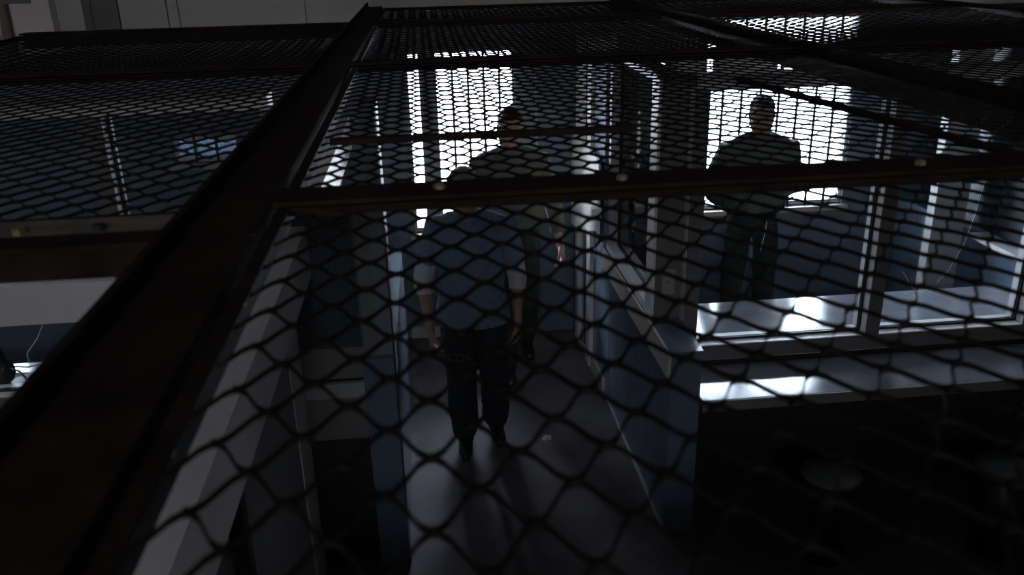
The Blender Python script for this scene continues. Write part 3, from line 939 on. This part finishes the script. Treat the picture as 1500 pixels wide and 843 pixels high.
# print on the thigh
cu = bpy.data.curves.new('print', 'FONT')
cu.body = 'CDC'
cu.size = 0.07
cu.align_x = 'CENTER'
cu.resolution_u = 2
tmp = bpy.data.objects.new('tmp', cu)
COL.objects.link(tmp)
tme = bpy.data.meshes.new_from_object(tmp.evaluated_get(bpy.context.evaluated_depsgraph_get()))
bpy.data.objects.remove(tmp)
bm = bmesh.new(); bm.from_mesh(tm1)
tree = BVHTree.FromBMesh(bm); bm.free()
for v in tme.vertices:
    x, z = v.co.x - .085, v.co.y + .615
    hit = tree.ray_cast(Vector((x, -1, z)), Vector((0, 1, 0)))[0]
    v.co = (x, (hit.y if hit else -.1) - .0025, z)
tme.materials.append(M['yellow'])
tr_o = [c for c in man1.children if c.name.startswith('trousers')][0]
part('thigh_print', tme, tr_o)

# ---- man behind: khaki uniform, badge
man2, sm2, tm2 = person((0.52, 5.36, 0), 'uniformed man walking close behind the man in blue, badge on his chest',
    dict(pelvis=(0, 0.02, .96), chest=(0, -.01, 1.32), neck=(0, -.01, 1.55), head=(0, -.04, 1.705), head_pitch=.12, head_yaw=-.1,
         sh_r=(-.2, 0, 1.465), el_r=(-.27, .03, 1.16), wr_r=(-.26, -.05, .90),
         sh_l=(.2, 0, 1.465), el_l=(.285, .05, 1.17), wr_l=(.31, -.06, .93),
         hip_r=(-.09, .02, .92), kn_r=(-.085, -.08, .50), an_r=(-.06, -.12, .095), toe_r=(-.06, -.29, .045),
         hip_l=(.09, .02, .92), kn_l=(.10, .02, .50), an_l=(.11, .26, .12), toe_l=(.115, .10, .045)),
    dict(skin='skin', hair='hair_dark', shirt='olive', hem=1.045, sleeve=1.75, trousers='olive_dark', seed=4.2, belt=True))
bd = MB().lathe(0, 0, [(.004, -.004), (.022, -.003), (.026, .0), (.018, .004), (.004, .006)], 7)
bo = bd.build('badge', 'gold', man2)
bm = bmesh.new(); bm.from_mesh(sm2)
tree = BVHTree.FromBMesh(bm); bm.free()
hit = tree.ray_cast(Vector((.095, -1, 1.40)), Vector((0, 1, 0)))[0]
bo.location = (.095, hit.y - .004, 1.40)
bo.rotation_euler = (PI / 2, 0, 0)

# ---- guard behind the right booth glass
person((2.2, 5.48, 0), 'guard standing behind the booth glass, dark against the barred window',
    dict(pelvis=(0, 0.02, .96), chest=(0, 0, 1.30), neck=(0, .0, 1.54), head=(-.01, -.03, 1.695), head_pitch=.1, head_yaw=-.35,
         sh_r=(-.21, 0, 1.45), el_r=(-.31, .06, 1.17), wr_r=(-.11, .20, 1.02),
         sh_l=(.21, 0, 1.45), el_l=(.32, .06, 1.17), wr_l=(.11, .23, 1.03),
         hip_r=(-.09, .02, .92), kn_r=(-.12, 0, .50), an_r=(-.13, .03, .095), toe_r=(-.15, -.14, .045),
         hip_l=(.09, .02, .92), kn_l=(.12, 0, .50), an_l=(.13, .03, .095), toe_l=(.15, -.14, .045)),
    dict(skin='skin', hair='hair_dark', shirt='olive', hem=1.045, sleeve=1.75, trousers='olive_dark', seed=7.7, belt=True))

# ---- visitor seated behind the left booth glass
vs_ = empty('booth_chair', (-1.72, 5.02, 0), 'dark chair under the seated visitor behind the left booth glass', 'chair')
box('seat', 'black', vs_, -.22, .22, -.22, .22, .42, .455, b=0.01)
box('backrest', 'black', vs_, -.21, .21, .19, .215, .58, .82, b=0.01)
for sx in (-1, 1):
    for sy in (-1, 1):
        MB().tube([(.19 * sx, .19 * sy, 0), (.19 * sx, .19 * sy, .42 if sy < 0 else .80)], .011, 8, caps=False).build('leg', 'steel', vs_, True)
person((-1.72, 4.98, 0), 'visitor in a dark jacket seated behind the left booth glass',
    dict(pelvis=(0, 0.0, .56), chest=(0, -.05, .90), neck=(0, -.09, 1.09), head=(.01, -.15, 1.235), head_pitch=.25, head_yaw=.2,
         sh_r=(-.19, -.07, 1.01), el_r=(-.27, -.22, .84), wr_r=(-.17, -.44, .80),
         sh_l=(.19, -.07, 1.01), el_l=(.27, -.22, .84), wr_l=(.17, -.44, .80),
         hip_r=(-.09, -.02, .545), kn_r=(-.13, -.43, .52), an_r=(-.13, -.36, .095), toe_r=(-.14, -.52, .045),
         hip_l=(.09, -.02, .545), kn_l=(.13, -.43, .52), an_l=(.13, -.36, .095), toe_l=(.14, -.52, .045)),
    dict(skin='skin', hair='hair_dark', long_hair=True, shirt='jacket', hem=.56, sleeve=1.85, trousers='denim', seed=9.1))
